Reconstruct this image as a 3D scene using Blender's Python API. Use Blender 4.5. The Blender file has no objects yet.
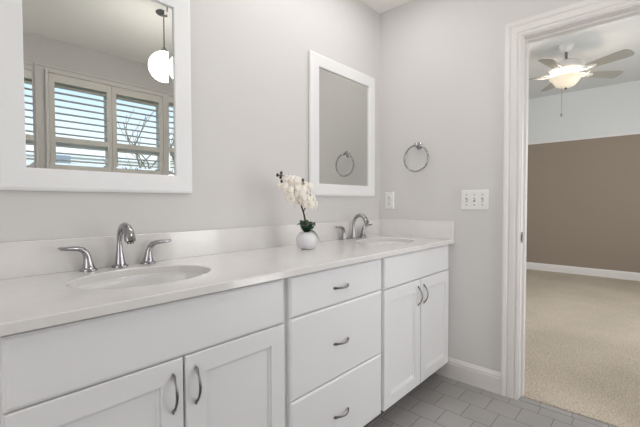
import bpy, bmesh, math, random
from mathutils import Vector, Matrix
random.seed(7)
SC = bpy.context.scene
COL = SC.collection
PI = math.pi

# ------------------------------------------------------------------ camera
cam_d = bpy.data.cameras.new('camera')
cam = bpy.data.objects.new('camera', cam_d)
COL.objects.link(cam)
SC.camera = cam
cam_d.sensor_fit = 'HORIZONTAL'
cam_d.sensor_width = 36.0
cam_d.lens = 36.0 * 363.132 / 640.0
cam_d.clip_start = 0.02
TH, PT, RO = math.radians(42.6032), math.radians(1.6733), math.radians(-0.1602)
Rv = Vector((math.sin(TH), -math.cos(TH), 0))
Uv = Vector((math.sin(PT) * math.cos(TH), math.sin(PT) * math.sin(TH), math.cos(PT)))
Fv = Vector((math.cos(PT) * math.cos(TH), math.cos(PT) * math.sin(TH), -math.sin(PT)))
CX = math.cos(RO) * Rv + math.sin(RO) * Uv
CY = -math.sin(RO) * Rv + math.cos(RO) * Uv
M3 = Matrix((CX, CY, -Fv)).transposed()
cam.matrix_world = Matrix.Translation((0, 0, 1.0966)) @ M3.to_4x4()

# ------------------------------------------------------------------ world, lights, exposure
SC.view_settings.view_transform = 'Standard'
SC.view_settings.look = 'None'
SC.view_settings.gamma = 1.0
SC.view_settings.use_curve_mapping = False
SC.view_settings.exposure = 0.0
SC.cycles.max_bounces = 10
SC.cycles.diffuse_bounces = 6
SC.cycles.glossy_bounces = 5
SC.cycles.transparent_max_bounces = 12
SC.cycles.sample_clamp_indirect = 6.0
SC.cycles.use_denoising = True

W = bpy.data.worlds.new('world')
SC.world = W
W.use_nodes = True
nt = W.node_tree
bg = nt.nodes['Background']
tc = nt.nodes.new('ShaderNodeTexCoord')
sp = nt.nodes.new('ShaderNodeSeparateXYZ')
cr = nt.nodes.new('ShaderNodeValToRGB')
nt.links.new(tc.outputs['Generated'], sp.inputs[0])
nt.links.new(sp.outputs['Z'], cr.inputs[0])
nt.links.new(cr.outputs[0], bg.inputs[0])
el = cr.color_ramp.elements
el[0].position = 0.0
el[0].color = (0.95, 0.98, 1.0, 1)
el[1].position = 0.6
el[1].color = (0.34, 0.56, 0.92, 1)
e = cr.color_ramp.elements.new(0.14); e.color = (0.74, 0.87, 1.0, 1)
e = cr.color_ramp.elements.new(0.24); e.color = (0.54, 0.72, 0.96, 1)
bg.inputs[1].default_value = 1.9


def area(name, loc, target, sx, sy, power, color=(1, 1, 1), spread=180):
    l = bpy.data.lights.new(name, 'AREA')
    l.shape = 'RECTANGLE'
    l.size, l.size_y = sx, sy
    l.energy = power
    l.color = color
    l.spread = math.radians(spread)
    o = bpy.data.objects.new(name, l)
    COL.objects.link(o)
    o.location = loc
    d = Vector(target) - Vector(loc)
    o.rotation_euler = d.to_track_quat('-Z', 'Y').to_euler()
    return o


area('bathroom_ceiling_light', (1.40, 1.10, 2.41), (1.40, 1.10, 0), 1.1, 0.2, 4.0, (1.0, 0.99, 0.98))
area('bathroom_entry_fill', (1.90, -0.66, 0.95), (1.6, 1.3, 0.80), 0.5, 1.3, 9.5, (1.0, 0.99, 0.985))  # added out-of-frame fill for cabinets and floor, no fixture here
area('bathroom_left_fill', (-0.75, -0.66, 1.25), (0.6, 1.0, 1.1), 1.6, 1.5, 2.5, (0.97, 0.985, 1.0))  # added frontal fill for the vanity, no window at this spot
area('bathroom_back_fill', (-1.52, 0.1, 1.35), (1.0, 0.1, 1.45), 1.3, 1.6, 13.5, (1.0, 0.99, 0.98))  # added fill aimed at the end wall, the back wall has no window
area('bedroom_right_fill', (4.6, -0.90, 1.45), (4.9, 1.5, 1.0), 2.4, 1.5, 47, (0.97, 0.985, 1.0))  # added bedroom fill by the right wall, which has no opening
area('bedroom_left_fill', (3.0, 3.0, 1.5), (5.0, 0.0, 1.0), 1.6, 1.3, 42, (0.97, 0.985, 1.0))  # second added bedroom fill, unseen near the solid left wall
sun = bpy.data.lights.new('sun', 'SUN'); sun.energy = 3.0; sun.angle = 0.01
so = bpy.data.objects.new('sun', sun); COL.objects.link(so)
so.rotation_euler = Vector((-0.35, -1.0, -0.62)).to_track_quat('-Z', 'Y').to_euler()

# ------------------------------------------------------------------ key dimensions
XE, YW, YB, XB = 2.2083, 1.4513, -0.73, -1.6      # end wall, mirror wall, window wall, wall behind
ZC = 2.432
Z9 = 2.765                                          # bedroom ceiling
XF = 6.667                                         # far bedroom wall
WT = 0.115                                         # partition thickness
X2 = XE + WT

# ------------------------------------------------------------------ materials
def srgb(r, g, b):
    f = lambda c: (c / 255 / 12.92) if c / 255 <= 0.04045 else ((c / 255 + 0.055) / 1.055) ** 2.4
    return (f(r), f(g), f(b), 1)


def mat(name, col, rough=0.5, metal=0.0, spec=0.5, noise=None, bump=None, coat=0.0, emit=None, trans=0.0):
    m = bpy.data.materials.new(name)
    m.use_nodes = True
    n = m.node_tree
    b = n.nodes['Principled BSDF']
    b.inputs['Base Color'].default_value = col
    b.inputs['Roughness'].default_value = rough
    b.inputs['Metallic'].default_value = metal
    b.inputs['Specular IOR Level'].default_value = spec
    b.inputs['Coat Weight'].default_value = coat
    b.inputs['Transmission Weight'].default_value = trans
    t = n.nodes.new('ShaderNodeTexCoord')
    if noise:
        sc, amt, col2 = noise
        ns = n.nodes.new('ShaderNodeTexNoise')
        ns.inputs['Scale'].default_value = sc
        ns.inputs['Detail'].default_value = 4
        n.links.new(t.outputs['Object'], ns.inputs['Vector'])
        r = n.nodes.new('ShaderNodeValToRGB')
        r.color_ramp.elements[0].position = 0.5 - amt
        r.color_ramp.elements[1].position = 0.5 + amt
        r.color_ramp.elements[0].color = col
        r.color_ramp.elements[1].color = col2
        n.links.new(ns.outputs['Fac'], r.inputs[0])
        n.links.new(r.outputs[0], b.inputs['Base Color'])
    if bump:
        sc, st, dist = bump
        ns = n.nodes.new('ShaderNodeTexNoise')
        ns.inputs['Scale'].default_value = sc
        ns.inputs['Detail'].default_value = 6
        n.links.new(t.outputs['Object'], ns.inputs['Vector'])
        bp = n.nodes.new('ShaderNodeBump')
        bp.inputs['Strength'].default_value = st
        bp.inputs['Distance'].default_value = dist
        n.links.new(ns.outputs['Fac'], bp.inputs['Height'])
        n.links.new(bp.outputs[0], b.inputs['Normal'])
    if emit:
        b.inputs['Emission Color'].default_value = emit[0]
        b.inputs['Emission Strength'].default_value = emit[1]
    return m


M = {}
M['wall'] = mat('wall_paint', srgb(212, 209.5, 208), 0.75, noise=(1.2, 0.3, srgb(210, 208.5, 207)), bump=(180, 0.05, 0.002))
M['ceil'] = mat('ceiling_paint', srgb(240, 238, 234), 0.85, bump=(120, 0.05, 0.002))
M['trim'] = mat('trim_paint', srgb(222, 219, 217), 0.4, noise=(8, 0.3, srgb(220, 217, 215)))
M['cab'] = mat('cabinet_paint', srgb(231, 231, 232), 0.33, noise=(6, 0.4, srgb(229, 229, 230)), bump=(60, 0.02, 0.001))
M['cabshade'] = mat('toe_kick_shadow', srgb(96, 92, 88), 0.6, noise=(8, 0.3, srgb(88, 85, 82)))  # shadow of the recess under the cabinets, put into the colour
M['quartz'] = mat('quartz', srgb(227, 225, 223), 0.11, noise=(22, 0.25, srgb(223, 220, 218)), coat=0.2)
M['porcelain'] = mat('porcelain', srgb(228, 227, 226), 0.06, noise=(4, 0.3, srgb(226, 225, 224)), coat=0.4)
M['chrome'] = mat('polished_chrome', srgb(180, 179, 181), 0.07, 1.0, noise=(14, 0.3, srgb(154, 153, 155)))
M['nickel'] = mat('brushed_nickel', srgb(140, 138, 137), 0.2, 1.0, noise=(60, 0.3, srgb(130, 128, 127)))
M['mirror'] = mat('mirror_silver', srgb(218, 219, 215), 0.0, 1.0)
M['frame'] = mat('mirror_frame_paint', srgb(235, 235, 236), 0.4, noise=(8, 0.3, srgb(233, 233, 234)))
M['plate'] = mat('white_plastic', srgb(232, 231, 228), 0.3, noise=(20, 0.3, srgb(230, 229, 226)))
M['slot'] = mat('dark_slot', srgb(70, 66, 62), 0.6, noise=(20, 0.3, srgb(60, 58, 54)))
M['slotgrey'] = mat('grey_slot', srgb(150, 147, 143), 0.6, noise=(20, 0.3, srgb(144, 141, 137)))
M['vase'] = mat('ribbed_white_ceramic', srgb(228, 228, 230), 0.32, noise=(10, 0.3, srgb(224, 224, 227)))
M['petal'] = mat('orchid_petal', srgb(243, 238, 231), 0.55, noise=(50, 0.3, srgb(240, 233, 224)))
M['lip'] = mat('orchid_lip', srgb(240, 226, 190), 0.55, noise=(80, 0.3, srgb(228, 204, 158)))
M['leaf'] = mat('orchid_leaf', srgb(38, 70, 46), 0.3, noise=(30, 0.3, srgb(28, 54, 36)))
M['stem'] = mat('orchid_stem', srgb(74, 58, 40), 0.6, noise=(60, 0.2, srgb(52, 54, 34)))
M['bud'] = mat('orchid_bud', srgb(72, 74, 52), 0.5, noise=(60, 0.2, srgb(62, 50, 44)))
M['soil'] = mat('moss', srgb(60, 56, 40), 0.9, noise=(60, 0.2, srgb(40, 44, 30)))
M['shutter'] = mat('shutter_paint', srgb(222, 218, 212), 0.4, bump=(40, 0.02, 0.001))
M['vinyl'] = mat('vinyl_sash', srgb(214, 216, 210), 0.4, bump=(40, 0.02, 0.001))
M['brown'] = mat('taupe_wall_paint', srgb(145, 132, 118), 0.8, noise=(1.2, 0.3, srgb(143, 131, 117)), bump=(160, 0.05, 0.002))
M['bedwhite'] = mat('bedroom_ceiling_paint', srgb(214, 216, 216), 0.85, bump=(120, 0.05, 0.002))
M['fan'] = mat('fan_white_enamel', srgb(224, 222, 218), 0.4, noise=(12, 0.3, srgb(220, 218, 214)))
M['blade'] = mat('fan_blade_paint', srgb(160, 157, 149), 0.45, noise=(14, 0.3, srgb(154, 151, 144)))
M['globe'] = mat('opal_glass_lit', srgb(250, 250, 248), 0.3, emit=((1, 0.98, 0.95, 1), 18.0))
M['bowl'] = mat('alabaster_bowl_lit', srgb(226, 216, 196), 0.35, noise=(9, 0.25, srgb(214, 200, 172)), emit=((1, 0.9, 0.74, 1), 0.38))
M['siding'] = mat('white_siding', srgb(235, 238, 240), 0.8, bump=(3, 0.05, 0.01), noise=(2, 0.3, srgb(230, 233, 236)))
M['greybox'] = mat('grey_siding', srgb(150, 158, 166), 0.8, noise=(2, 0.3, srgb(140, 150, 158)))
M['ground'] = mat('dry_lawn', srgb(150, 146, 96), 0.95, noise=(0.6, 0.3, srgb(170, 160, 112)))
M['bark'] = mat('bare_bark', srgb(150, 138, 118), 0.9, noise=(12, 0.3, srgb(126, 116, 100)))
M['hedge'] = mat('dry_hedge', srgb(190, 186, 120), 0.95, noise=(3, 0.3, srgb(214, 206, 150)))

# glass
gm = bpy.data.materials.new('window_glass')
gm.use_nodes = True
n = gm.node_tree
for x in list(n.nodes):
    n.nodes.remove(x)
o_ = n.nodes.new('ShaderNodeOutputMaterial')
mx = n.nodes.new('ShaderNodeMixShader')
tr = n.nodes.new('ShaderNodeBsdfTransparent')
gl = n.nodes.new('ShaderNodeBsdfGlossy')
gl.inputs['Roughness'].default_value = 0.0
fr = n.nodes.new('ShaderNodeFresnel')
fr.inputs['IOR'].default_value = 1.12
n.links.new(fr.outputs[0], mx.inputs[0])
n.links.new(tr.outputs[0], mx.inputs[1])
n.links.new(gl.outputs[0], mx.inputs[2])
n.links.new(mx.outputs[0], o_.inputs[0])
M['glass'] = gm

# tile floor: square 14.5 cm tiles, rows at constant X, running bond
tm = bpy.data.materials.new('slate_grey_tile')
tm.use_nodes = True
n = tm.node_tree
b = n.nodes['Principled BSDF']
t = n.nodes.new('ShaderNodeTexCoord')
mp = n.nodes.new('ShaderNodeMapping')
mp.inputs['Rotation'].default_value = (0, 0, PI / 2)
mp.inputs['Location'].default_value = (0, 0, 0)
n.links.new(t.outputs['Object'], mp.inputs[0])
bk = n.nodes.new('ShaderNodeTexBrick')
bk.offset = 0.5
bk.squash = 1.0
bk.inputs['Scale'].default_value = 1.0
bk.inputs['Brick Width'].default_value = 0.145
bk.inputs['Row Height'].default_value = 0.144
bk.inputs['Mortar Size'].default_value = 0.0018
bk.inputs['Mortar Smooth'].default_value = 0.2
bk.inputs['Color1'].default_value = srgb(152, 145, 139)
bk.inputs['Color2'].default_value = srgb(160, 153, 147)
bk.inputs['Mortar'].default_value = srgb(100, 97, 94)
n.links.new(mp.outputs[0], bk.inputs['Vector'])
ns = n.nodes.new('ShaderNodeTexNoise')
ns.inputs['Scale'].default_value = 5
ns.inputs['Detail'].default_value = 6
n.links.new(t.outputs['Object'], ns.inputs[0])
mm = n.nodes.new('ShaderNodeMix')
mm.data_type = 'RGBA'
mm.blend_type = 'OVERLAY'
mm.inputs[0].default_value = 0.18
n.links.new(bk.outputs[0], mm.inputs[6])
n.links.new(ns.outputs['Color'], mm.inputs[7])
hs = n.nodes.new('ShaderNodeHueSaturation')
hs.inputs['Saturation'].default_value = 0.35
n.links.new(mm.outputs[2], hs.inputs['Color'])
n.links.new(hs.outputs[0], b.inputs['Base Color'])
b.inputs['Roughness'].default_value = 0.42
bp = n.nodes.new('ShaderNodeBump')
bp.inputs['Strength'].default_value = 0.4
bp.inputs['Distance'].default_value = 0.001
bp.invert = True
n.links.new(bk.outputs['Fac'], bp.inputs['Height'])
n.links.new(bp.outputs[0], b.inputs['Normal'])
M['tile'] = tm

# carpet
cm = bpy.data.materials.new('beige_carpet')
cm.use_nodes = True
n = cm.node_tree
b = n.nodes['Principled BSDF']
t = n.nodes.new('ShaderNodeTexCoord')
n1 = n.nodes.new('ShaderNodeTexNoise'); n1.inputs['Scale'].default_value = 135; n1.inputs['Detail'].default_value = 3
n2 = n.nodes.new('ShaderNodeTexNoise'); n2.inputs['Scale'].default_value = 2.2; n2.inputs['Detail'].default_value = 5
n.links.new(t.outputs['Object'], n1.inputs[0])
n.links.new(t.outputs['Object'], n2.inputs[0])
r1 = n.nodes.new('ShaderNodeValToRGB')
r1.color_ramp.elements[0].position = 0.33; r1.color_ramp.elements[0].color = srgb(167, 154, 137)
r1.color_ramp.elements[1].position = 0.67; r1.color_ramp.elements[1].color = srgb(211, 201, 186)
n.links.new(n1.outputs[0], r1.inputs[0])
r2 = n.nodes.new('ShaderNodeValToRGB')
r2.color_ramp.elements[0].position = 0.35; r2.color_ramp.elements[0].color = (0.88, 0.88, 0.87, 1)
r2.color_ramp.elements[1].position = 0.65; r2.color_ramp.elements[1].color = (1, 1, 1, 1)
n.links.new(n2.outputs[0], r2.inputs[0])
mm = n.nodes.new('ShaderNodeMix'); mm.data_type = 'RGBA'; mm.blend_type = 'MULTIPLY'; mm.inputs[0].default_value = 1
n.links.new(r1.outputs[0], mm.inputs[6]); n.links.new(r2.outputs[0], mm.inputs[7])
n.links.new(mm.outputs[2], b.inputs['Base Color'])
b.inputs['Roughness'].default_value = 1.0
b.inputs['Specular IOR Level'].default_value = 0.1
bp = n.nodes.new('ShaderNodeBump'); bp.inputs['Strength'].default_value = 0.6; bp.inputs['Distance'].default_value = 0.006
n.links.new(n1.outputs[0], bp.inputs['Height']); n.links.new(bp.outputs[0], b.inputs['Normal'])
M['carpet'] = cm

# ------------------------------------------------------------------ mesh helpers
def B():
    return bmesh.new()


def box(bm, x0, x1, y0, y1, z0, z1, bev=0.0, seg=2):
    r = bmesh.ops.create_cube(bm, size=1.0)
    vs = r['verts']
    bmesh.ops.scale(bm, verts=vs, vec=(x1 - x0, y1 - y0, z1 - z0))
    bmesh.ops.translate(bm, verts=vs, vec=((x0 + x1) / 2, (y0 + y1) / 2, (z0 + z1) / 2))
    if bev:
        es = list({e for v in vs for e in v.link_edges})
        bmesh.ops.bevel(bm, geom=es, offset=bev, segments=seg, profile=0.5, affect='EDGES')
    return bm


def tube(bm, pts, rad, n=12, cap=True, flat=None):
    """sweep a circle (or ellipse: rad items may be (a, b)) along pts"""
    pts = [Vector(p) for p in pts]
    k = len(pts)
    if not isinstance(rad, (list, tuple)):
        rad = [rad] * k
    tang = []
    for i in range(k):
        a = pts[max(0, i - 1)]; c = pts[min(k - 1, i + 1)]
        tang.append((c - a).normalized())
    ref = Vector(flat) if flat else (Vector((0, 0, 1)) if abs(tang[0].z) < 0.9 else Vector((1, 0, 0)))
    nrm = (ref - tang[0] * ref.dot(tang[0])).normalized()
    rows = []
    for i in range(k):
        nrm = (nrm - tang[i] * nrm.dot(tang[i])).normalized()
        bn = tang[i].cross(nrm)
        ra = rad[i]
        a, b_ = ra if isinstance(ra, (list, tuple)) else (ra, ra)
        rows.append([bm.verts.new(pts[i] + nrm * (a * math.cos(2 * PI * j / n)) + bn * (b_ * math.sin(2 * PI * j / n))) for j in range(n)])
    for i in range(k - 1):
        for j in range(n):
            bm.faces.new((rows[i][j], rows[i][(j + 1) % n], rows[i + 1][(j + 1) % n], rows[i + 1][j]))
    if cap:
        bm.faces.new(rows[0]); bm.faces.new(rows[-1])
    return bm


def lathe(bm, prof, c=(0, 0, 0), n=32, sx=1.0, sy=1.0, axis='z'):
    c = Vector(c)
    rows = []
    for r, z in prof:
        if r < 1e-6:
            p = Vector((0, 0, z))
            if axis == 'x': p = Vector((z, 0, 0))
            if axis == 'y': p = Vector((0, z, 0))
            rows.append([bm.verts.new(c + p)])
        else:
            row = []
            for j in range(n):
                a = 2 * PI * j / n
                u, v = r * math.cos(a) * sx, r * math.sin(a) * sy
                p = Vector((u, v, z))
                if axis == 'x': p = Vector((z, u, v))
                if axis == 'y': p = Vector((u, z, v))
                row.append(bm.verts.new(c + p))
            rows.append(row)
    for a, b_ in zip(rows, rows[1:]):
        if len(a) == 1 and len(b_) == 1:
            continue
        for j in range(n):
            if len(a) == 1:
                bm.faces.new((a[0], b_[(j + 1) % n], b_[j]))
            elif len(b_) == 1:
                bm.faces.new((a[j], a[(j + 1) % n], b_[0]))
            else:
                bm.faces.new((a[j], a[(j + 1) % n], b_[(j + 1) % n], b_[j]))
    return bm


def toY(y):      # panel facing -Y ; (u, v, w) -> world
    return lambda u, v, w: Vector((u, y - w, v))


def toX(x):      # panel facing -X
    return lambda u, v, w: Vector((x - w, u, v))


def rings(bm, mp, u0, u1, v0, v1, prof, fill=True, back=True):
    """nested rectangles; prof = [(inset, height)]"""
    rr = []
    for i, w in prof:
        rr.append([bm.verts.new(mp(*p)) for p in ((u0 + i, v0 + i, w), (u1 - i, v0 + i, w), (u1 - i, v1 - i, w), (u0 + i, v1 - i, w))])
    for a, b_ in zip(rr, rr[1:]):
        for j in range(4):
            bm.faces.new((a[j], a[(j + 1) % 4], b_[(j + 1) % 4], b_[j]))
    if fill:
        bm.faces.new(rr[-1])
    if back:
        bm.faces.new(rr[0])
    return bm


def build(name, bm, m, parent=None, smooth=False, loc=None, angle=40):
    bmesh.ops.remove_doubles(bm, verts=bm.verts, dist=1e-6)
    bmesh.ops.recalc_face_normals(bm, faces=bm.faces)
    me = bpy.data.meshes.new(name)
    if smooth:
        for f in bm.faces:
            f.smooth = True
        for e_ in bm.edges:
            if len(e_.link_faces) == 2 and e_.calc_face_angle(0) > math.radians(angle):
                e_.smooth = False
    bm.to_mesh(me)
    bm.free()
    me.materials.append(M[m])
    o = bpy.data.objects.new(name, me)
    COL.objects.link(o)
    if loc is not None:
        o.location = loc
    if parent:
        o.parent = parent
    return o


def thing(name, label, cat, loc, group=None, rz=0):
    o = bpy.data.objects.new(name, None)
    COL.objects.link(o)
    o.empty_display_size = 0.05
    o.location = loc
    o.rotation_euler = (0, 0, rz)
    o['label'] = label
    o['category'] = cat
    if group:
        o['group'] = group
    bpy.context.view_layer.update()
    return o


def part(name, bm, m, parent, smooth=False, angle=40):
    """geometry given in WORLD coordinates; stored in the frame of its top-level thing"""
    root = parent
    off = Vector((0, 0, 0))
    p = parent
    while p is not None:
        off += Vector(p.location)
        p = p.parent
    bmesh.ops.translate(bm, verts=bm.verts, vec=-off)
    return build(name, bm, m, parent, smooth, angle=angle)


def struct(name, bm, m, parent=None, smooth=False):
    o = build(name, bm, m, parent, smooth)
    o['kind'] = 'structure'
    return o


def copy_tree(o, parent=None, delta=None):
    c_ = o.copy()
    COL.objects.link(c_)
    c_.parent = parent
    if delta is not None:
        c_.location = Vector(o.location) + Vector(delta)
    for ch in list(o.children):
        copy_tree(ch, c_)
    return c_


# ================================================================== SETTING
def wallbox(name, m, boxes):
    bm = B()
    for b_ in boxes:
        box(bm, *b_)
    return struct(name, bm, m)


# bathroom shell
bm = B(); box(bm, XB, 2.205 + 0.045, YB, YW, -0.06, 0.0)
fl = struct('floor', bm, 'tile')
# texture offset: joint rows at X = 1.985, cross joints at Y = .788
fl_me = fl.data
for v in fl_me.vertices:
    v.co.x -= 1.985; v.co.y -= 0.7155
fl.location = (1.985, 0.7155, 0)
bm = B(); box(bm, XB - .1, XE + WT / 2, YB - .15, YW + .1, ZC, ZC + 0.08)
struct('ceiling', bm, 'ceil')
wallbox('wall_left', 'wall', [(XB, XE, YW, YW + 0.12, 0, ZC)])
wallbox('wall_back', 'wall', [(XB - 0.12, XB, YB, YW, 0, ZC)])
# window wall with opening
WX0, WX1, WZ0, WZ1 = 0.675, 1.655, 0.92, 2.13
wallbox('wall_right', 'wall', [(XB, WX0, YB - .14, YB, 0, ZC), (WX1, XE, YB - .14, YB, 0, ZC),
                               (WX0, WX1, YB - .14, YB, 0, WZ0), (WX0, WX1, YB - .14, YB, WZ1, ZC)])
# end wall with the doorway
DY1, DY0, DZ = 0.553, -0.245, 2.008    # rough opening
wallbox('wall_end', 'wall', [(XE, X2, DY1, 3.3, 0, ZC), (XE, X2, -1.1, DY0, 0, ZC), (XE, X2, DY0, DY1, DZ, ZC),
                             (XE + WT / 2 + .001, X2, -1.1, 3.3, ZC, Z9 + .08)])

# door frame: jambs, stops, casings, threshold
JY1, JY0, JZ = 0.535, -0.227, 1.990
dr = B()
box(dr, XE - .002, X2 + .002, JY1, DY1, 0, JZ + .018)
box(dr, XE - .002, X2 + .002, DY0, JY0, 0, JZ + .018)
box(dr, XE - .002, X2 + .002, JY0, JY1, JZ, JZ + .018)
door = struct('door_1', dr, 'trim')
st = B()
box(st, XE + .045, XE + .08, JY1 - .011, JY1, 0, JZ, .002)
box(st, XE + .045, XE + .08, JY0, JY0 + .011, 0, JZ, .002)
box(st, XE + .045, XE + .08, JY0 + .011, JY1 - .011, JZ - .011, JZ, .002)
struct('door_stop', st, 'trim', door)


def casing(bm, xw, sgn):
    """U shaped moulding around the opening, profile (offset, height)"""
    prof = [(0, 0), (0, .008), (.004, .011), (.014, .011), (.018, .007), (.024, .012), (.050, .0135), (.056, .010),
            (.062, .015), (.074, .018), (.082, .018), (.084, .015), (.084, 0)]
    i0, i1, zt = JY1 + .005, JY0 - .005, JZ + .005
    rows = []
    for o, w in prof:
        x = xw - sgn * w
        rows.append([bm.verts.new(p) for p in ((x, i0 + o, 0), (x, i0 + o, zt + o), (x, i1 - o, zt + o), (x, i1 - o, 0))])
    for a, b_ in zip(rows, rows[1:]):
        for j in range(3):
            bm.faces.new((a[j], a[j + 1], b_[j + 1], b_[j]))


bm = B(); casing(bm, XE, 1)
struct('door_casing', bm, 'trim', door)
bm = B(); casing(bm, X2, -1)
struct('door_casing', bm, 'trim', door)
bm = B()
rings(bm, lambda u, v, w: Vector((XE + u, JY1 - w, v)), 0.006, 0.034, 0.875, 0.932, [(0, 0), (0, .0015), (.002, .002)])
box(bm, XE + 0.001, XE + .008, JY1 - .004, JY1 + .001, .887, .920, .0015)
sp_ = build('strike_plate', bm, 'nickel', door)
# threshold strip of tile between the rooms
bm = B(); box(bm, 2.205, 2.25, JY0, JY1, -0.05, 0.004, .002)
struct('trim_1', bm, 'tile')
bm = B(); box(bm, 2.2505, 2.256, JY0, JY1, -0.05, -0.006)
struct('trim_2', bm, 'slot')


def base_prof(h=.1235, t=.015):
    return [(0, 0), (0, t), (h - .032, t), (h - .026, t - .003), (h - .020, t - .001), (h - .008, t - .007), (h, t - .010), (h, 0)]


def baseboard(name, p0, p1, nrm, h=.1235, t=.015, m='trim', z=0):
    bm = B()
    n_ = Vector(nrm)
    rows = []
    for zz, w in base_prof(h, t):
        rows.append([bm.verts.new(Vector(p) + n_ * w + Vector((0, 0, zz + z))) for p in (p0, p1)])
    for a, b_ in zip(rows, rows[1:]):
        bm.faces.new((a[0], a[1], b_[1], b_[0]))
    bm.faces.new([r[0] for r in rows]); bm.faces.new([r[1] for r in rows])
    return struct(name, bm, m)


baseboard('baseboard_end', (XE, JY1 + .0895, 0), (XE, YW, 0), (-1, 0, 0))
baseboard('baseboard_right', (XB, YB, 0), (XE, YB, 0), (0, 1, 0))
baseboard('baseboard_left', (XB, YW, 0), (0.05, YW, 0), (0, -1, 0))

# bedroom shell
YL, YR = 3.2, -1.0
bm = B(); box(bm, 2.256, XF, YR, YL, -0.06, 0.006)
struct('carpet', bm, 'carpet')
wallbox('wall_far', 'brown', [(XF, XF + .12, YR, YL, 0, 2.045)])
wallbox('wall_far_upper', 'bedwhite', [(XF, XF + .12, YR, YL, 2.045, Z9)])
wallbox('wall_bedroom_left', 'bedwhite', [(X2, XF, YL, YL + .12, 0, Z9)])
wallbox('wall_bedroom_right', 'bedwhite', [(X2, XF, YR - .12, YR, 0, Z9)])
wallbox('ceiling_bedroom', 'bedwhite', [(X2 - .05, XF + .12, YR - .12, YL + .12, Z9, Z9 + .08)])
bm = B(); box(bm, XF - .012, XF, YR, YL, 2.030, 2.057, .003)
struct('trim_3', bm, 'trim')
baseboard('baseboard_far', (XF, YR, 0), (XF, YL, 0), (-1, 0, 0), h=.118, t=.014)

# ------------------------------------------------------------------ window
wn = B()
# drywall return / frame lining
for a in ((WX0, WX0 + .02, YB - .14, YB - .0, WZ0, WZ1), (WX1 - .02, WX1, YB - .14, YB, WZ0, WZ1),
          (WX0, WX1, YB - .14, YB, WZ1 - .02, WZ1), (WX0, WX1, YB - .14, YB, WZ0, WZ0 + .02)):
    box(wn, *a)
win = struct('window_1', wn, 'trim')
# casing on the wall
bm = B()
for a in ((.620, .667, YB, YB + .016, WZ0 - .03, 2.192), (1.627, 1.690, YB, YB + .016, WZ0 - .03, 2.192), (.667, 1.627, YB, YB + .0155, 2.166, 2.192)):
    box(bm, *a, .003)
box(bm, .604, 1.706, YB, YB + .022, 2.192, 2.206, .003)
box(bm, 1.690, 1.703, YB, YB + .024, WZ0 - .03, 2.1915, .003)
box(bm, .607, .620, YB, YB + .024, WZ0 - .03, 2.1915, .003)
struct('window_casing', bm, 'trim', win)
bm = B(); box(bm, .585, 1.757, YB, YB + .055, WZ0 - .055, WZ0 - .03, .004)
struct('window_sill', bm, 'trim', win)
bm = B()
for (a, b_) in ((WX0 + .02, 1.160), (1.200, WX1 - .02)):
    for z0, z1, yy in ((WZ0 + .02, 1.62, -.09), (1.58, WZ1 - .02, -.11)):
        Y0 = YB + yy
        box(bm, a, a + .028, Y0 - .02, Y0 + .02, z0, z1, .003)
        box(bm, b_ - .028, b_, Y0 - .02, Y0 + .02, z0, z1, .003)
        box(bm, a, b_, Y0 - .02, Y0 + .02, z0, z0 + .035, .003)
        box(bm, a, b_, Y0 - .02, Y0 + .02, z1 - .035, z1, .003)
box(bm, 1.160, 1.200, YB - .13, YB - .06, WZ0 + .02, WZ1 - .02)
struct('window_sash', bm, 'vinyl', win)
bm = B()
for (a, b_) in ((WX0 + .03, 1.14), (1.20, WX1 - .03)):
    box(bm, a, b_, YB - .092, YB - .089, WZ0 + .03, 1.60)
    box(bm, a, b_, YB - .112, YB - .109, 1.60, WZ1 - .03)
struct('window_pane', bm, 'glass', win)

# shutter outer frame (structure) and two shutter panels
SY = YB + .016
bm = B()
for a in ((.668, .688, SY - .016, SY + .034, WZ0 - .02, 2.165), (1.606, 1.626, SY - .016, SY + .034, WZ0 - .02, 2.165), (.688, 1.606, SY - .016, SY + .034, 2.143, 2.165), (.688, 1.606, SY - .016, SY + .034, WZ0 - .02, WZ0 + .002)):
    box(bm, *a, .003)
struct('shutter_frame', bm, 'trim', win)


def shutter(x0, x1, label):
    r = thing('plantation_shutter', label, 'shutter', (x0, SY + .015, WZ0 + .004), 'shutters on the bathroom window')
    z0, z1 = WZ0 + .004, 2.141
    s = .038
    bm = B()
    y0, y1 = SY - .002, SY + .026
    box(bm, x0, x0 + s, y0, y1, z0, z1, .002)
    box(bm, x1 - s, x1, y0, y1, z0, z1, .002)
    for a, b_ in ((z0, z0 + .09), (1.596, 1.640), (2.078, z1)):
        box(bm, x0 + s, x1 - s, y0, y1, a, b_)
    part('frame', bm, 'shutter', r)
    for a, b_ in ((z0 + .09, 1.596), (1.640, 2.078)):
        k = round((b_ - a) / .057)
        bm = B()
        for i in range(k):
            z = a + (i + .5) * (b_ - a) / k
            rr = []
            cx_ = (SY + .012)
            pr_ = [(-.030, 0), (-.018, .0042), (0, .0065), (.018, .0050), (.030, 0), (.018, -.0042), (0, -.0060), (-.018, -.0045)]
            ca, sa = math.cos(math.radians(-3)), math.sin(math.radians(-3))
            for x in (x0 + s + .001, x1 - s - .001):
                rr.append([bm.verts.new((x, cx_ + p * ca - q * sa, z + p * sa + q * ca)) for p, q in pr_])
            for j in range(8):
                bm.faces.new((rr[0][j], rr[0][(j + 1) % 8], rr[1][(j + 1) % 8], rr[1][j]))
            bm.faces.new(rr[0]); bm.faces.new(rr[1])
        part('louvers', bm, 'shutter', r, True, 60)
    bm = B(); box(bm, x1 - s - .001, x1 - s + .007, y1, y1 + .006, 1.56, 1.60, .001)
    part('latch', bm, 'plate', r)
    return r


shutter(.690, 1.146, 'open white louvered shutter panel reflected left of centre in the mirror')
shutter(1.148, 1.604, 'open white louvered shutter panel with bare branches seen behind it in the mirror')

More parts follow.
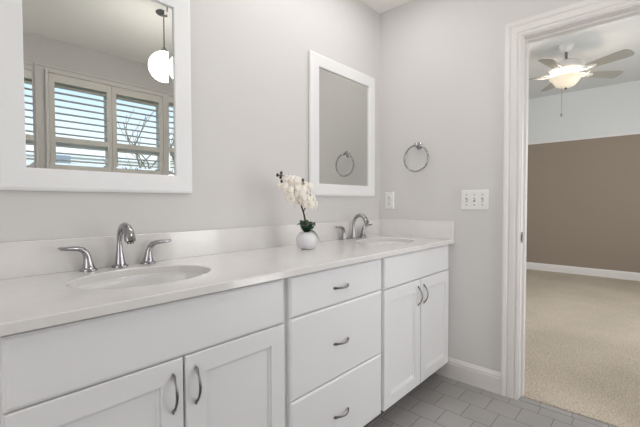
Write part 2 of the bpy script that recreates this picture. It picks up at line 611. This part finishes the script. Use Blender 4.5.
# ================================================================== VANITY
YF = 0.923      # face of doors
YC = 0.943      # face frame plane
ZB, ZT = 0.107, 0.8446
SLAB = [(0, 0), (0, .0150), (.0020, .0162), (.006, .0192), (.0085, .020)]


def slab(name, x0, x1, z0, z1, parent):
    bm = B(); rings(bm, toY(YC), x0, x1, z0, z1, SLAB)
    return part(name, bm, 'cab', parent)


def shaker(x0, x1, z0, z1, parent):
    s = .058
    bm = B(); rings(bm, toY(YC), x0, x1, z0, z1, [(0, 0), (0, .018), (.002, .020), (s, .020), (s + .0008, .0150), (s + .0075, .0140), (s + .0105, .0090), (s + .012, .0088)])
    return part('door', bm, 'cab', parent)


PO = .029


def pull(parent, p0, p1, depth=.025):
    """bow pull with flattened, pointed leaf ends lying on the door face"""
    p0, p1 = Vector(p0), Vector(p1)
    d = p1 - p0
    pts, rad = [], []
    prof = [(-.07, .0012, .0010, .0010), (-.03, .0018, .0034, .0018), (.02, .0030, .0062, .0028), (.06, .0070, .0060, .0034), (.11, .42, .0044, .0032),
            (.20, .68, .0036, .0030), (.35, .92, .0038, .0028), (.5, 1.0, .0040, .0026)]
    full = prof + [(1 - a, w, r1, r2) for a, w, r1, r2 in reversed(prof[:-1])]
    for t_, w, r1, r2 in full:
        w = w * depth if w > .05 else w
        pts.append(p0 + d * t_ + Vector((0, -w, 0)))
        rad.append((r2, r1))
    bm = B(); tube(bm, pts, rad, 12, flat=(0, 1, 0))
    return part('handle', bm, 'nickel', parent, True, 60)


def carcass(x0, x1, parent, opens):
    # face frame + sides + back + floor with toe-kick recess
    bm = B()
    box(bm, x0, x0 + .018, YC + .018, YW - .004, ZB, ZT)
    box(bm, x1 - .018, x1, YC + .018, YW - .004, ZB, ZT)
    box(bm, x0 + .018, x1 - .018, YC + .018, YW - .01, ZB, ZB + .018)
    box(bm, x0 + .018, x1 - .018, YW - .01, YW - .004, ZB, ZT)
    part('body', bm, 'cab', parent)
    bm = B()
    box(bm, x0, x0 + .035, YC, YC + .018, ZB, ZT)
    box(bm, x1 - .035, x1, YC, YC + .018, ZB, ZT)
    for z0, z1 in ((ZB, ZB + .03), (ZT - .032, ZT)) + tuple(opens):
        box(bm, x0 + .035, x1 - .035, YC, YC + .018, z0, z1)
    part('face_frame', bm, 'cab', parent)
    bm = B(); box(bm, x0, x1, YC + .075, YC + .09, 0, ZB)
    part('toe_kick', bm, 'cabshade', parent)


def sink_cabinet(x0, x1, f0, f1, split, label):
    c_ = thing('sink_cabinet', label, 'cabinet', ((x0 + x1) / 2, 1.18, 0), 'white sink base cabinets of the vanity')
    carcass(x0, x1, c_, ((.655, .705),))
    slab('false_drawer_front', f0, f1, .6865, .8365, c_)
    a, b_ = split
    dl = shaker(f0, a, ZB, .683, c_)
    dr_ = shaker(b_, f1, ZB, .683, c_)
    pull(dl, (a - PO, YF, .645), (a - PO, YF, .547))
    pull(dr_, (b_ + PO, YF, .645), (b_ + PO, YF, .547))
    return c_


sink_cabinet(.075, .8365, .094, .823, (.459, .466), 'white two-door sink base cabinet at the left end of the vanity, below the left sink')
sink_cabinet(1.4385, XE - .001, 1.450, 2.174, (1.808, 1.815), 'white two-door sink base cabinet against the end wall, below the right sink')
dc = thing('drawer_cabinet', 'white three-drawer base cabinet in the middle of the vanity', 'cabinet', (1.137, 1.18, 0))
carcass(.8375, 1.4375, dc, ((.675, .705), (.385, .41)))
for z0, z1, pz in ((.6930, .8365, .760), (.3960, .6895, .537), (ZB, .3925, .242)):
    d = slab('drawer', .8505, 1.4275, z0, z1, dc)
    pull(d, (1.084, YF, pz), (1.172, YF, pz), .023)

# ------------------------------------------------------------------ countertop with sink holes
SINKS = ((.467, 1.178, .207, .158), (1.853, 1.178, .203, .153))
ct = thing('countertop', 'long white speckled stone countertop with splashes running the length of the vanity', 'countertop', (1.13, 1.18, ZT + .0005))
cx0, cx1, cy0, cy1 = .045, XE - .001, .903, YW - .001
zt = .870
zb = ZT + .0005
NS = 64
bm = B()


def rect_pt(cx_, cy_, a, x0, x1, y0, y1):
    dx, dy = math.cos(a), math.sin(a)
    ts = []
    if abs(dx) > 1e-9: ts.append(((x1 if dx > 0 else x0) - cx_) / dx)
    if abs(dy) > 1e-9: ts.append(((y1 if dy > 0 else y0) - cy_) / dy)
    t_ = min(ts)
    return cx_ + dx * t_, cy_ + dy * t_


xm = 1.16
yi = cy0 + .003
for (sx, sy, ra, rb), (x0, x1) in zip(SINKS, ((cx0, xm), (xm, cx1))):
    angs = [2 * PI * i / NS for i in range(NS)]
    for X_, Y_ in ((x0, yi), (x1, yi), (x1, cy1), (x0, cy1)):
        angs.append(math.atan2(Y_ - sy, X_ - sx) % (2 * PI))
    angs = sorted(set(round(a, 9) for a in angs))
    for z in (zt, zb):
        out = [bm.verts.new((*rect_pt(sx, sy, a, x0, x1, yi, cy1), z)) for a in angs]
        inn = [bm.verts.new((sx + (ra + (.0025 if z == zt else 0)) * math.cos(a), sy + (rb + (.0025 if z == zt else 0)) * math.sin(a), z)) for a in angs]
        k = len(angs)
        for j in range(k):
            bm.faces.new((out[j], out[(j + 1) % k], inn[(j + 1) % k], inn[j]))
        if z == zt:
            top = inn
            mid = [bm.verts.new((sx + ra * math.cos(a), sy + rb * math.sin(a), zt - .0025)) for a in angs]
            for j in range(k):
                bm.faces.new((top[j], top[(j + 1) % k], mid[(j + 1) % k], mid[j]))
        else:
            for j in range(k):
                bm.faces.new((mid[j], mid[(j + 1) % k], inn[(j + 1) % k], inn[j]))
# front edge with eased arris, ends
fr_ = [(yi, zt), (cy0 + .001, zt - .001), (cy0, zt - .003), (cy0, zb + .002), (cy0 + .002, zb), (yi, zb)]
rw = [[bm.verts.new((x, y, z)) for y, z in fr_] for x in (cx0, cx1)]
for j in range(5):
    bm.faces.new((rw[0][j], rw[0][j + 1], rw[1][j + 1], rw[1][j]))
for x in (cx0, cx1):
    bm.faces.new([bm.verts.new(p) for p in ((x, cy0, zb), (x, cy1, zb), (x, cy1, zt), (x, cy0, zt))])
part('slab', bm, 'quartz', ct)
bm = B(); box(bm, cx0, cx1, YW - .020, YW - .001, zt, .980, .0015)
part('backsplash', bm, 'quartz', ct)
bm = B(); box(bm, XE - .020, XE - .001, .905, YW - .0205, zt, .980, .0015)
part('side_splash', bm, 'quartz', ct)

# ------------------------------------------------------------------ sinks
for (sx, sy, ra, rb), lab in zip(SINKS, ('oval white undermount basin sunk in the counter under the left mirror, window reflection in it',
                                        'oval white undermount basin sunk in the counter near the end wall')):
    s_ = thing('sink', lab, 'sink', (sx, sy, zb - .165), 'oval undermount sinks')
    bm = B()
    prof = [(1.0 + .03, 0), (1.0 + .004, 0), (.985, -.004), (.965, -.02), (.935, -.05), (.88, -.08), (.77, -.108), (.60, -.126), (.40, -.136), (.20, -.141), (.11, -.143)]
    rows = []
    for r, z in prof:
        a_, b_ = ra * r, rb * r
        if r < .3:
            a_ = b_ = (ra + rb) / 2 * r
        rows.append([bm.verts.new((sx + a_ * math.cos(2 * PI * j / 64), sy + b_ * math.sin(2 * PI * j / 64), zb + z)) for j in range(64)])
    lo = [(.115, -.153), (.42, -.146), (.64, -.136), (.82, -.116), (.93, -.086), (.98, -.05), (1.01, -.012), (1.03, -.012)]
    for a, b_ in zip(rows, rows[1:]):
        for j in range(64):
            bm.faces.new((a[j], a[(j + 1) % 64], b_[(j + 1) % 64], b_[j]))
    r2_ = [[bm.verts.new((sx + ra * r * math.cos(2 * PI * j / 64), sy + rb * r * math.sin(2 * PI * j / 64), zb + z)) for j in range(64)] for r, z in lo]
    for a, b_ in zip(r2_, r2_[1:]):
        for j in range(64):
            bm.faces.new((a[j], a[(j + 1) % 64], b_[(j + 1) % 64], b_[j]))
    for j in range(64):
        bm.faces.new((rows[-1][j], rows[-1][(j + 1) % 64], r2_[0][(j + 1) % 64], r2_[0][j]))
        bm.faces.new((rows[0][j], rows[0][(j + 1) % 64], r2_[-1][(j + 1) % 64], r2_[-1][j]))
    basin = part('basin', bm, 'porcelain', s_, True, 50)
    bm = B(); lathe(bm, [(0, -.134), (.010, -.1345), (.014, -.137), (.0145, -.139), (.021, -.139), (.0225, -.141), (.0225, -.165), (0, -.165)], (sx, sy, zb), 28)
    part('drain', bm, 'chrome', s_, True)


# ------------------------------------------------------------------ faucets
def faucet(x, y, label):
    f_ = thing('faucet', label, 'faucet', (x, y, zt), 'widespread chrome faucets')
    # spout: conical body flowing into a goose neck towards the room
    P_ = [(0, 0, 0.006), (0, 0, .035), (0, .001, .065), (0, .001, .092), (0, -.003, .112), (0, -.014, .131), (0, -.032, .145), (0, -.053, .149),
          (0, -.073, .144), (0, -.088, .130), (0, -.097, .112), (0, -.101, .098)]
    R_ = [(.0190, .0190), (.0138, .0138), (.0100, .0100), (.0088, .0088), (.0094, .0094), (.0104, .0106), (.0114, .0122), (.0122, .0138), (.0128, .0150), (.0138, .0165), (.0148, .0180), (.0150, .0182)]
    bm = B(); tube(bm, [(x + a, y + b_, zt + c_) for a, b_, c_ in P_], R_, 24, flat=(0, 1, 0))
    part('spout', bm, 'chrome', f_, True, 50)
    bm = B(); lathe(bm, [(0, 0.0005), (.0265, .0005), (.0272, .003), (.0262, .006), (.0222, .0068), (.0215, .0085), (.0190, .012)], (x, y, zt), 28)
    part('spout_base', bm, 'chrome', f_, True)
    bm = B(); lathe(bm, [(.0095, -.004), (.0105, -.004), (.0105, .004), (0, .004)], (x, y - .101, zt + .094), 20)
    part('aerator', bm, 'nickel', f_, True)
    for s in (-1, 1):
        hx = x + s * .098
        bm = B(); lathe(bm, [(0, .0005), (.0262, .0005), (.0268, .003), (.0258, .006), (.0222, .0068), (.0215, .0085), (.0195, .012)], (hx, y, zt), 28)
        h_ = part('handle', bm, 'chrome', f_, True)
        Q = [(0, .010), (.001, .028), (.003, .048), (.008, .062), (.017, .072), (.030, .077), (.047, .079), (.066, .080), (.082, .082), (.086, .083)]
        RR = [(.0192, .0192), (.0145, .0145), (.0112, .0118), (.0102, .0120), (.0095, .0125), (.0082, .0128), (.0075, .0125), (.0060, .0118), (.0050, .0095), (.002, .005)]
        bm = B(); tube(bm, [(hx + s * a, y - .0 - a * .12, zt + c_) for a, c_ in Q], RR, 20, flat=(1, 0, 0))
        part('lever', bm, 'chrome', h_, True, 50)
    return f_


faucet(.467, 1.402, 'chrome widespread faucet with arched spout and two levers behind the left sink')
faucet(1.840, 1.402, 'chrome widespread faucet with arched spout beside the right sink, near the end wall')

# ------------------------------------------------------------------ mirrors
def wall_mirror(x0, x1, z0, z1, label):
    m_ = thing('wall_mirror', label, 'mirror', ((x0 + x1) / 2, YW, z0), 'white framed mirrors over the vanity')
    s = .072
    bm = B()
    rings(bm, toY(YW - .001), x0, x1, z0, z1, [(.004, 0), (0, .004), (0, .016), (.004, .021), (.007, .0215), (.011, .0235), (s - .003, .0205), (s, .019), (s, .006)], fill=False, back=False)
    part('frame', bm, 'frame', m_)
    bm = B()
    i = .021
    rings(bm, toY(YW - .001), x0 + s - .004, x1 - s + .004, z0 + s - .004, z1 - s + .004, [(0, 0), (0, .0105), (i + .004, .0105 - .0013)])
    part('glass', bm, 'mirror', m_)
    return m_


wall_mirror(.143, .765, 1.137, 1.953, 'large white framed wall mirror at left, reflecting shutters and a globe pendant')
wall_mirror(1.480, 2.121, 1.137, 1.953, 'white framed wall mirror above the right sink, reflecting a towel ring')

# ------------------------------------------------------------------ towel ring
RY, RZ = 1.141, 1.470
tr_ = thing('towel_ring', 'round chrome towel ring mounted on the end wall beside the outlet', 'towel ring', (XE, RY, RZ))
bm = B(); lathe(bm, [(0, 0), (.024, 0), (.025, -.003), (.022, -.006), (.013, -.009), (.010, -.014), (.010, -.032), (.013, -.036), (.0145, -.044), (.013, -.052), (.008, -.056), (0, -.057)], (XE, RY, RZ), 28, axis='x')
part('mount', bm, 'chrome', tr_, True)
bm = B()
N = 48
cyr, czr, rr_ = RY + .003, RZ - .086, .084
xr = XE - .042
pts = [(xr, cyr + rr_ * math.sin(2 * PI * j / N), czr + rr_ * math.cos(2 * PI * j / N)) for j in range(N)]
rows = []
for j, p in enumerate(pts):
    a = 2 * PI * j / N
    rad = Vector((0, math.sin(a), math.cos(a)))
    rows.append([bm.verts.new(Vector(p) + rad * (.0056 * math.cos(2 * PI * k / 10)) + Vector((1, 0, 0)) * (.0056 * math.sin(2 * PI * k / 10))) for k in range(10)])
for j in range(N):
    for k in range(10):
        bm.faces.new((rows[j][k], rows[j][(k + 1) % 10], rows[(j + 1) % N][(k + 1) % 10], rows[(j + 1) % N][k]))
part('ring', bm, 'chrome', tr_, True)

# ------------------------------------------------------------------ outlet and switch plate
PL = [(0, 0), (0, .002), (.002, .0045), (.0045, .0060)]
ou = thing('outlet', 'white duplex wall outlet on the end wall between mirror and counter splash', 'outlet', (XE, 1.366, 1.053))
bm = B(); rings(bm, toX(XE), 1.331, 1.401, 1.053, 1.172, PL)
part('cover_plate', bm, 'plate', ou)
for z in (1.0925, 1.1325):
    bm = B(); lathe(bm, [(0, 0), (.0172, 0), (.0172, -.0078), (.0160, -.0085), (0, -.0085)], (XE, 1.366, z), 24, axis='x', sy=.82)
    sk = part('socket', bm, 'plate', ou, True)
    bm = B()
    for y, h_ in ((1.3595, .0085), (1.3725, .007)):
        box(bm, XE - .0092, XE - .0080, y - .0012, y + .0012, z - .001, z + h_)
    lathe(bm, [(0, 0), (.0024, 0), (.0024, -.0012), (0, -.0012)], (XE - .0080, 1.366, z - .007), 10, axis='x')
    part('slots', bm, 'slot', sk)
bm = B(); lathe(bm, [(0, 0), (.0035, 0), (.003, -.0018), (0, -.0022)], (XE - .006, 1.366, 1.1125), 12, axis='x')
part('screw', bm, 'nickel', ou, True)

sw = thing('light_switch', 'white triple toggle light switch plate beside the door casing', 'light switch', (XE, .784, 1.053))
bm = B(); rings(bm, toX(XE), .7055, .8625, 1.053, 1.171, PL)
part('cover_plate', bm, 'plate', sw)
for k, y in enumerate((.830, .784, .738)):
    bm = B()
    up = 1 if k == 1 else -1
    box(bm, XE - .0072, XE - .0060, y - .0055, y + .0055, 1.100, 1.124)
    part('toggle_slot', bm, 'slotgrey', sw)
    bm = B()
    tube(bm, [(XE - .006, y, 1.112), (XE - .012, y, 1.112 + up * .003), (XE - .019, y, 1.112 + up * .007)], [(.0050, .0042), (.0045, .0040), (.0035, .0036)], 8)
    part('toggle', bm, 'plate', sw, True)
    for z in (1.082, 1.142):
        bm = B(); lathe(bm, [(0, 0), (.0033, 0), (.0028, -.0016), (0, -.002)], (XE - .006, y, z), 12, axis='x')
        part('screw', bm, 'nickel', sw, True)

# ------------------------------------------------------------------ potted orchid
VX, VY = 1.265, 1.253
po = thing('potted_orchid', 'white orchid in a small round white pot standing on the countertop between the sinks', 'potted plant', (VX, VY, zt))
bm = B()
n_ = 72
prof = [(.0, .0006), (.026, .0006), (.030, .003), (.041, .014), (.0495, .029), (.0525, .045), (.0495, .061), (.041, .074), (.032, .0815), (.030, .084), (.0275, .0825), (.028, .076), (.0, .076)]
rows = []
for r, z in prof:
    if r == 0:
        rows.append([bm.verts.new((VX, VY, zt + z))]); continue
    row = []
    for j in range(n_):
        k = 1 + (.018 if (j // 2) % 2 else 0) * (1 if r > .033 else 0)
        row.append(bm.verts.new((VX + r * k * math.cos(2 * PI * j / n_), VY + r * k * math.sin(2 * PI * j / n_), zt + z)))
    rows.append(row)
for a, b_ in zip(rows, rows[1:]):
    for j in range(n_):
        if len(a) == 1: bm.faces.new((a[0], b_[(j + 1) % n_], b_[j]))
        elif len(b_) == 1: bm.faces.new((a[j], a[(j + 1) % n_], b_[0]))
        else: bm.faces.new((a[j], a[(j + 1) % n_], b_[(j + 1) % n_], b_[j]))
part('pot', bm, 'vase', po, True, 60)
bm = B(); lathe(bm, [(.0275, .0765), (.02, .082), (.008, .085), (0, .085)], (VX, VY, zt), 20)
part('moss', bm, 'soil', po, True)


def leafmesh(bm, base, dirv, length, width, rise, droop, thick=.0022):
    base = Vector(base); d = Vector(dirv).normalized(); side = d.cross(Vector((0, 0, 1))).normalized()
    N_ = 10
    tops, bots = [], []
    for i in range(N_ + 1):
        t_ = i / N_
        c_ = base + d * (length * t_) + Vector((0, 0, rise * math.sin(PI * .55 * t_) - droop * t_ ** 2.4))
        w = width * math.sin(PI * min(1, .12 + .88 * t_)) ** .6 * (1 if t_ < 1 else 0) + .0004
        row_t, row_b = [], []
        for j in range(-2, 3):
            off = side * (w * j / 2) + Vector((0, 0, abs(j) * w * .12))
            row_t.append(bm.verts.new(c_ + off + Vector((0, 0, thick / 2))))
            row_b.append(bm.verts.new(c_ + off - Vector((0, 0, thick / 2))))
        tops.append(row_t); bots.append(row_b)
    for i in range(N_):
        for j in range(4):
            bm.faces.new((tops[i][j], tops[i][j + 1], tops[i + 1][j + 1], tops[i + 1][j]))
            bm.faces.new((bots[i][j], bots[i + 1][j], bots[i + 1][j + 1], bots[i][j + 1]))
        for j in (0, 4):
            bm.faces.new((tops[i][j], tops[i + 1][j], bots[i + 1][j], bots[i][j]))
    for i in (0, N_):
        for j in range(4):
            bm.faces.new((tops[i][j], bots[i][j], bots[i][j + 1], tops[i][j + 1]))


for dv, L, w, rs, dp in (((-.85, -.55, 0), .046, .025, .038, .010), ((.68, -.74, 0), .066, .013, .018, .078), ((.85, -.25, 0), .044, .027, .052, .012),
                         ((-.5, .6, 0), .045, .024, .045, .012), ((-.15, -1, 0), .040, .026, .034, .018), ((.3, .8, 0), .045, .024, .060, .01), ((.40, -.9, 0), .042, .026, .046, .016)):
    bm = B(); leafmesh(bm, (VX + dv[0] * .004, VY + dv[1] * .004, zt + .084), dv, L, w, rs, dp)
    part('leaf', bm, 'leaf', po, True, 70)

S1 = [(1.262, 1.253, .950), (1.256, 1.255, 1.013), (1.243, 1.255, 1.057), (1.209, 1.258, 1.130), (1.158, 1.258, 1.195), (1.120, 1.256, 1.220), (1.084, 1.255, 1.223)]
S2 = [(1.243, 1.255, 1.052), (1.262, 1.250, 1.084), (1.290, 1.250, 1.104), (1.294, 1.252, 1.13), (1.272, 1.255, 1.165), (1.240, 1.255, 1.203)]


def smooth_path(P_, k=6):
    P_ = [Vector(p) for p in P_]
    out = []
    for i in range(len(P_) - 1):
        a = P_[max(0, i - 1)]; b_ = P_[i]; c_ = P_[i + 1]; d_ = P_[min(len(P_) - 1, i + 2)]
        for j in range(k):
            t_ = j / k
            out.append(.5 * ((2 * b_) + (c_ - a) * t_ + (2 * a - 5 * b_ + 4 * c_ - d_) * t_ ** 2 + (3 * b_ - a - 3 * c_ + d_) * t_ ** 3))
    out.append(P_[-1])
    return out


for S_, r0 in ((S1, .0052), (S2, .0034)):
    pp = smooth_path(S_)
    bm = B(); tube(bm, pp, [r0 * (1 - .6 * i / len(pp)) for i in range(len(pp))], 8)
    part('stem', bm, 'stem', po, True)


def petal(bm, M_, ang, L, w, curl, start=.002):
    N_, K = 6, 4
    ca, sa = math.cos(ang), math.sin(ang)
    g = []
    for i in range(N_ + 1):
        t_ = i / N_
        ww = w * (math.sin(PI * (.10 + .90 * t_) ** .85)) ** .55 if t_ < 1 else w * .15
        row = []
        for j in range(-K // 2, K // 2 + 1):
            x = start + L * t_ * (1 - .06 * abs(j) * t_)
            y = ww * j / (K / 2)
            z = .004 * math.sin(PI * t_) - curl * t_ ** 2 + abs(j) * .0012
            row.append(bm.verts.new(M_ @ Vector((x * ca - y * sa, x * sa + y * ca, z))))
        g.append(row)
    for i in range(N_):
        for j in range(K):
            bm.faces.new((g[i][j], g[i][j + 1], g[i + 1][j + 1], g[i + 1][j]))


FL = [(1.107, 1.253, 1.174), (1.136, 1.238, 1.202), (1.189, 1.247, 1.2), (1.127, 1.235, 1.150), (1.163, 1.234, 1.171), (1.243, 1.262, 1.180), (1.172, 1.264, 1.125),
      (1.185, 1.223, 1.138), (1.262, 1.252, 1.145), (1.208, 1.253, 1.100), (1.225, 1.215, 1.116), (1.292, 1.241, 1.116), (1.286, 1.232, 1.076), (1.218, 1.241, 1.156),
      (1.262, 1.240, 1.172), (1.312, 1.246, 1.088), (1.246, 1.226, 1.092), (1.154, 1.226, 1.200), (1.150, 1.246, 1.120)]
cen = Vector((1.21, 1.30, 1.13))
for p in FL:
    p = Vector(p)
    dirv = (p - cen); dirv = Vector((dirv.x * .9, -.10, dirv.z * .5)) + Vector((random.uniform(-.06, .06), random.uniform(-.05, .02), random.uniform(-.04, .04)))
    dirv += (Vector((0, 0, 1.1)) - p).normalized() * .06
    q = dirv.to_track_quat('Z', 'Y')
    M_ = Matrix.Translation(p) @ q.to_matrix().to_4x4() @ Matrix.Rotation(random.uniform(-.3, .3), 4, 'Z')
    bm = B()
    sc_ = random.uniform(1.05, 1.3)
    for a in (90, 215, 325):
        petal(bm, M_, math.radians(a), .026 * sc_, .0085 * sc_, .006)
    M2 = M_ @ Matrix.Translation((0, 0, .0025))
    for a in (18, 162):
        petal(bm, M2, math.radians(a), .027 * sc_, .0145 * sc_, .004, .001)
    fo = part('flower', bm, 'petal', po, True, 80)
    md = fo.modifiers.new('thickness', 'SOLIDIFY'); md.thickness = .0008
    bm = B()
    cpos = M_ @ Vector((0, -.003, .008))
    bmesh.ops.create_icosphere(bm, subdivisions=2, radius=.0036, matrix=Matrix.Translation(cpos) @ q.to_matrix().to_4x4() @ Matrix.Diagonal((1, 1.4, 1.2, 1)))
    part('lip', bm, 'lip', fo, True, 80)
for p in ((1.082, 1.255, 1.223), (1.100, 1.250, 1.233), (1.104, 1.253, 1.195), (1.149, 1.250, 1.222), (1.240, 1.252, 1.207), (1.098, 1.252, 1.214)):
    bm = B()
    bmesh.ops.create_icosphere(bm, subdivisions=2, radius=.0066, matrix=Matrix.Translation(p) @ Matrix.Diagonal((1, 1, 1.3, 1)))
    part('bud', bm, 'bud', po, True, 80)

# ------------------------------------------------------------------ globe pendant (seen in the mirror)
GX, GY, GZ, GR = 1.163, .330, 2.055, .103
pe = thing('pendant_light', 'lit round white globe pendant on a thin rod, seen in the left mirror', 'pendant light', (GX, GY, ZC))
bm = B(); lathe(bm, [(0, 0), (.050, 0), (.052, -.003), (.048, -.009), (.026, -.014), (.010, -.017), (.008, -.024), (0, -.024)], (GX, GY, ZC), 32)
part('canopy', bm, 'nickel', pe, True)
bm = B(); tube(bm, [(GX, GY, ZC - .03), (GX, GY, GZ + GR)], .0045, 12)
lathe(bm, [(.0045, .035), (.012, .030), (.022, .010), (.028, -.004), (.0, -.004)], (GX, GY, GZ + GR), 20)
part('rod', bm, 'nickel', pe, True)
bm = B()
bmesh.ops.create_uvsphere(bm, u_segments=40, v_segments=24, radius=GR, matrix=Matrix.Translation((GX, GY, GZ)))
part('globe', bm, 'globe', pe, True)

# ------------------------------------------------------------------ ceiling fan in the bedroom
FX, FY, FZ = 4.66, .716, Z9
cf = thing('ceiling_fan', 'white five-blade ceiling fan with lit glass bowl, in the bedroom beyond the doorway', 'ceiling fan', (FX, FY, FZ))
bm = B(); lathe(bm, [(0, 0), (.066, 0), (.068, -.008), (.064, -.030), (.046, -.058), (.024, -.068), (.018, -.072), (0, -.072)], (FX, FY, FZ), 36)
part('canopy', bm, 'fan', cf, True)
bm = B(); tube(bm, [(FX, FY, FZ - .065), (FX, FY, FZ - .175)], .013, 16)
part('downrod', bm, 'nickel', cf, True)
bm = B(); lathe(bm, [(0, -.160), (.030, -.160), (.045, -.172), (.110, -.180), (.148, -.196), (.160, -.220), (.160, -.250), (.146, -.270), (.118, -.280), (.108, -.286), (.108, -.300), (.075, -.308), (.060, -.314), (0, -.314)], (FX, FY, FZ), 44)
part('motor_housing', bm, 'fan', cf, True)
ZBL = FZ - .296
BR = .61
for k in range(5):
    a = math.radians(28 + 72 * k)
    ca, sa = math.cos(a), math.sin(a)
    bm = B()
    L0, L1, w0, w1 = .225, BR, .052, .070
    pl = [(L0, -w0), (L1 - .045, -w1), (L1 - .018, -w1 + .010), (L1, -w1 + .040), (L1, w1 - .040), (L1 - .018, w1 - .010), (L1 - .045, w1), (L0, w0)]
    pit = math.radians(13)
    T_, Bt = [], []
    for x, y in pl:
        z = -y * math.sin(pit)
        yy = y * math.cos(pit)
        T_.append(bm.verts.new((FX + x * ca - yy * sa, FY + x * sa + yy * ca, ZBL + z + .003)))
        Bt.append(bm.verts.new((FX + x * ca - yy * sa, FY + x * sa + yy * ca, ZBL + z - .003)))
    bm.faces.new(T_); bm.faces.new(Bt)
    for j in range(8):
        bm.faces.new((T_[j], T_[(j + 1) % 8], Bt[(j + 1) % 8], Bt[j]))
    bl = part('blade', bm, 'blade', cf)
    bm = B()
    for s in (-1, 1):
        tube(bm, [(FX + x * ca - y * sa, FY + x * sa + y * ca, z) for x, y, z in
                  ((.105, s * .014, FZ - .292), (.140, s * .036, FZ - .300), (.180, s * .042, FZ - .305), (.222, s * .034, ZBL - .010), (.270, s * .010, ZBL - .009))], [(.005, .007)] * 5, 8)
    box_bm = [(.215, -.034), (.280, -.024), (.305, 0), (.280, .024), (.215, .034)]
    T_ = [bm.verts.new((FX + x * ca - y * sa, FY + x * sa + y * ca, ZBL - .004 - y * math.sin(pit))) for x, y in box_bm]
    Bt = [bm.verts.new((FX + x * ca - y * sa, FY + x * sa + y * ca, ZBL - .011 - y * math.sin(pit))) for x, y in box_bm]
    bm.faces.new(T_); bm.faces.new(Bt)
    for j in range(5):
        bm.faces.new((T_[j], T_[(j + 1) % 5], Bt[(j + 1) % 5], Bt[j]))
    part('blade_iron', bm, 'fan', bl)
bm = B(); lathe(bm, [(0, -.313), (.056, -.313), (.064, -.320), (.064, -.334), (.052, -.344), (0, -.344)], (FX, FY, FZ), 32)
part('light_fitter', bm, 'fan', cf, True)
# flared glass bowl, open at the top
bm = B(); lathe(bm, [(.150, -.336), (.155, -.338), (.143, -.353), (.128, -.365), (.118, -.380), (.106, -.402), (.086, -.424), (.058, -.439), (.026, -.446), (0, -.447),
                     (0, -.442), (.024, -.441), (.055, -.434), (.082, -.420), (.101, -.399), (.113, -.377), (.124, -.361), (.138, -.348), (.150, -.336)], (FX, FY, FZ), 48)
part('light_bowl', bm, 'bowl', cf, True)
bm = B(); lathe(bm, [(0, -.444), (.012, -.446), (.014, -.452), (.007, -.460), (.008, -.466), (0, -.474)], (FX, FY, FZ), 16)
part('finial', bm, 'nickel', cf, True)
bm = B()
tube(bm, [(FX - .035, FY + .03, FZ - .310), (FX - .035, FY + .03, FZ - .73)], .0013, 6)
lathe(bm, [(0, .016), (.005, .010), (.009, -.006), (.006, -.018), (0, -.020)], (FX - .035, FY + .03, FZ - .735), 12)
part('pull_chain', bm, 'nickel', cf, True)
for k in range(3):
    a = 2 * PI * k / 3 + .4
    l = bpy.data.lights.new('fan_bulb', 'POINT'); l.energy = 3.2; l.color = (1, .86, .70); l.shadow_soft_size = .02
    lo_ = bpy.data.objects.new('fan_bulb', l); COL.objects.link(lo_)
    lo_.location = (FX + .095 * math.cos(a), FY + .095 * math.sin(a), FZ - .350)

# ================================================================== OUTDOORS (through the window, seen in the mirror)
bm = B(); box(bm, -40, 60, -60, YB - .6, -.6, -.45)
struct('ground', bm, 'ground')
hs_ = thing('neighbour_building', 'pale white building far outside, seen low between the reflected shutter louvers', 'building', (6, -14, -.45))
bm = B(); box(bm, 3.0, 10.5, -18, -12, -.45, 2.72); part('wall', bm, 'siding', hs_)
bm = B(); box(bm, 2.9, 10.6, -18.1, -11.9, 2.70, 2.78, .01); part('roof', bm, 'siding', hs_)
bm = B(); box(bm, 2.86, 3.27, -11.9, -11.2, -.45, 2.66, .02); part('chimney', bm, 'greybox', hs_)
hd = B()
for i in range(60):
    bmesh.ops.create_icosphere(hd, subdivisions=2, radius=random.uniform(.35, .5), matrix=Matrix.Translation((random.uniform(3.5, 9), random.uniform(-6.6, -6), random.uniform(-.2, 1.25))))
for v in hd.verts:
    v.co += Vector((random.uniform(-.05, .05), random.uniform(-.05, .05), random.uniform(-.05, .05)))
h_ = build('hedge', hd, 'hedge')
h_['label'] = 'pale dry hedge outside, just visible at the bottom of the reflected window'
h_['category'] = 'hedge'
te = thing('bare_tree', 'bare leafless tree outside the window, seen through the right shutter in the mirror', 'tree', (2.95, -4.2, -.45))
bm = B()


def branch(p, d, L, r, depth):
    p = Vector(p); d = Vector(d).normalized()
    pts = [p]
    for i in range(5):
        d = (d + Vector((random.uniform(-.16, .16), random.uniform(-.16, .16), random.uniform(-.05, .14)))).normalized()
        pts.append(pts[-1] + d * (L / 5))
    tube(bm, pts, [r * (1 - .1 * i) for i in range(6)], 6)
    if depth > 0:
        for k in range(4 if depth > 1 else 3):
            q = pts[2 + k % 4]
            a = random.uniform(0, 2 * PI)
            nd = (d + Vector((math.cos(a), math.sin(a), .35)) * .9).normalized()
            branch(q, nd, L * .62, r * .5, depth - 1)


branch((2.95, -4.2, -.45), (0, 0, 1), 1.7, .05, 3)
part('trunk_and_branches', bm, 'bark', te, True)
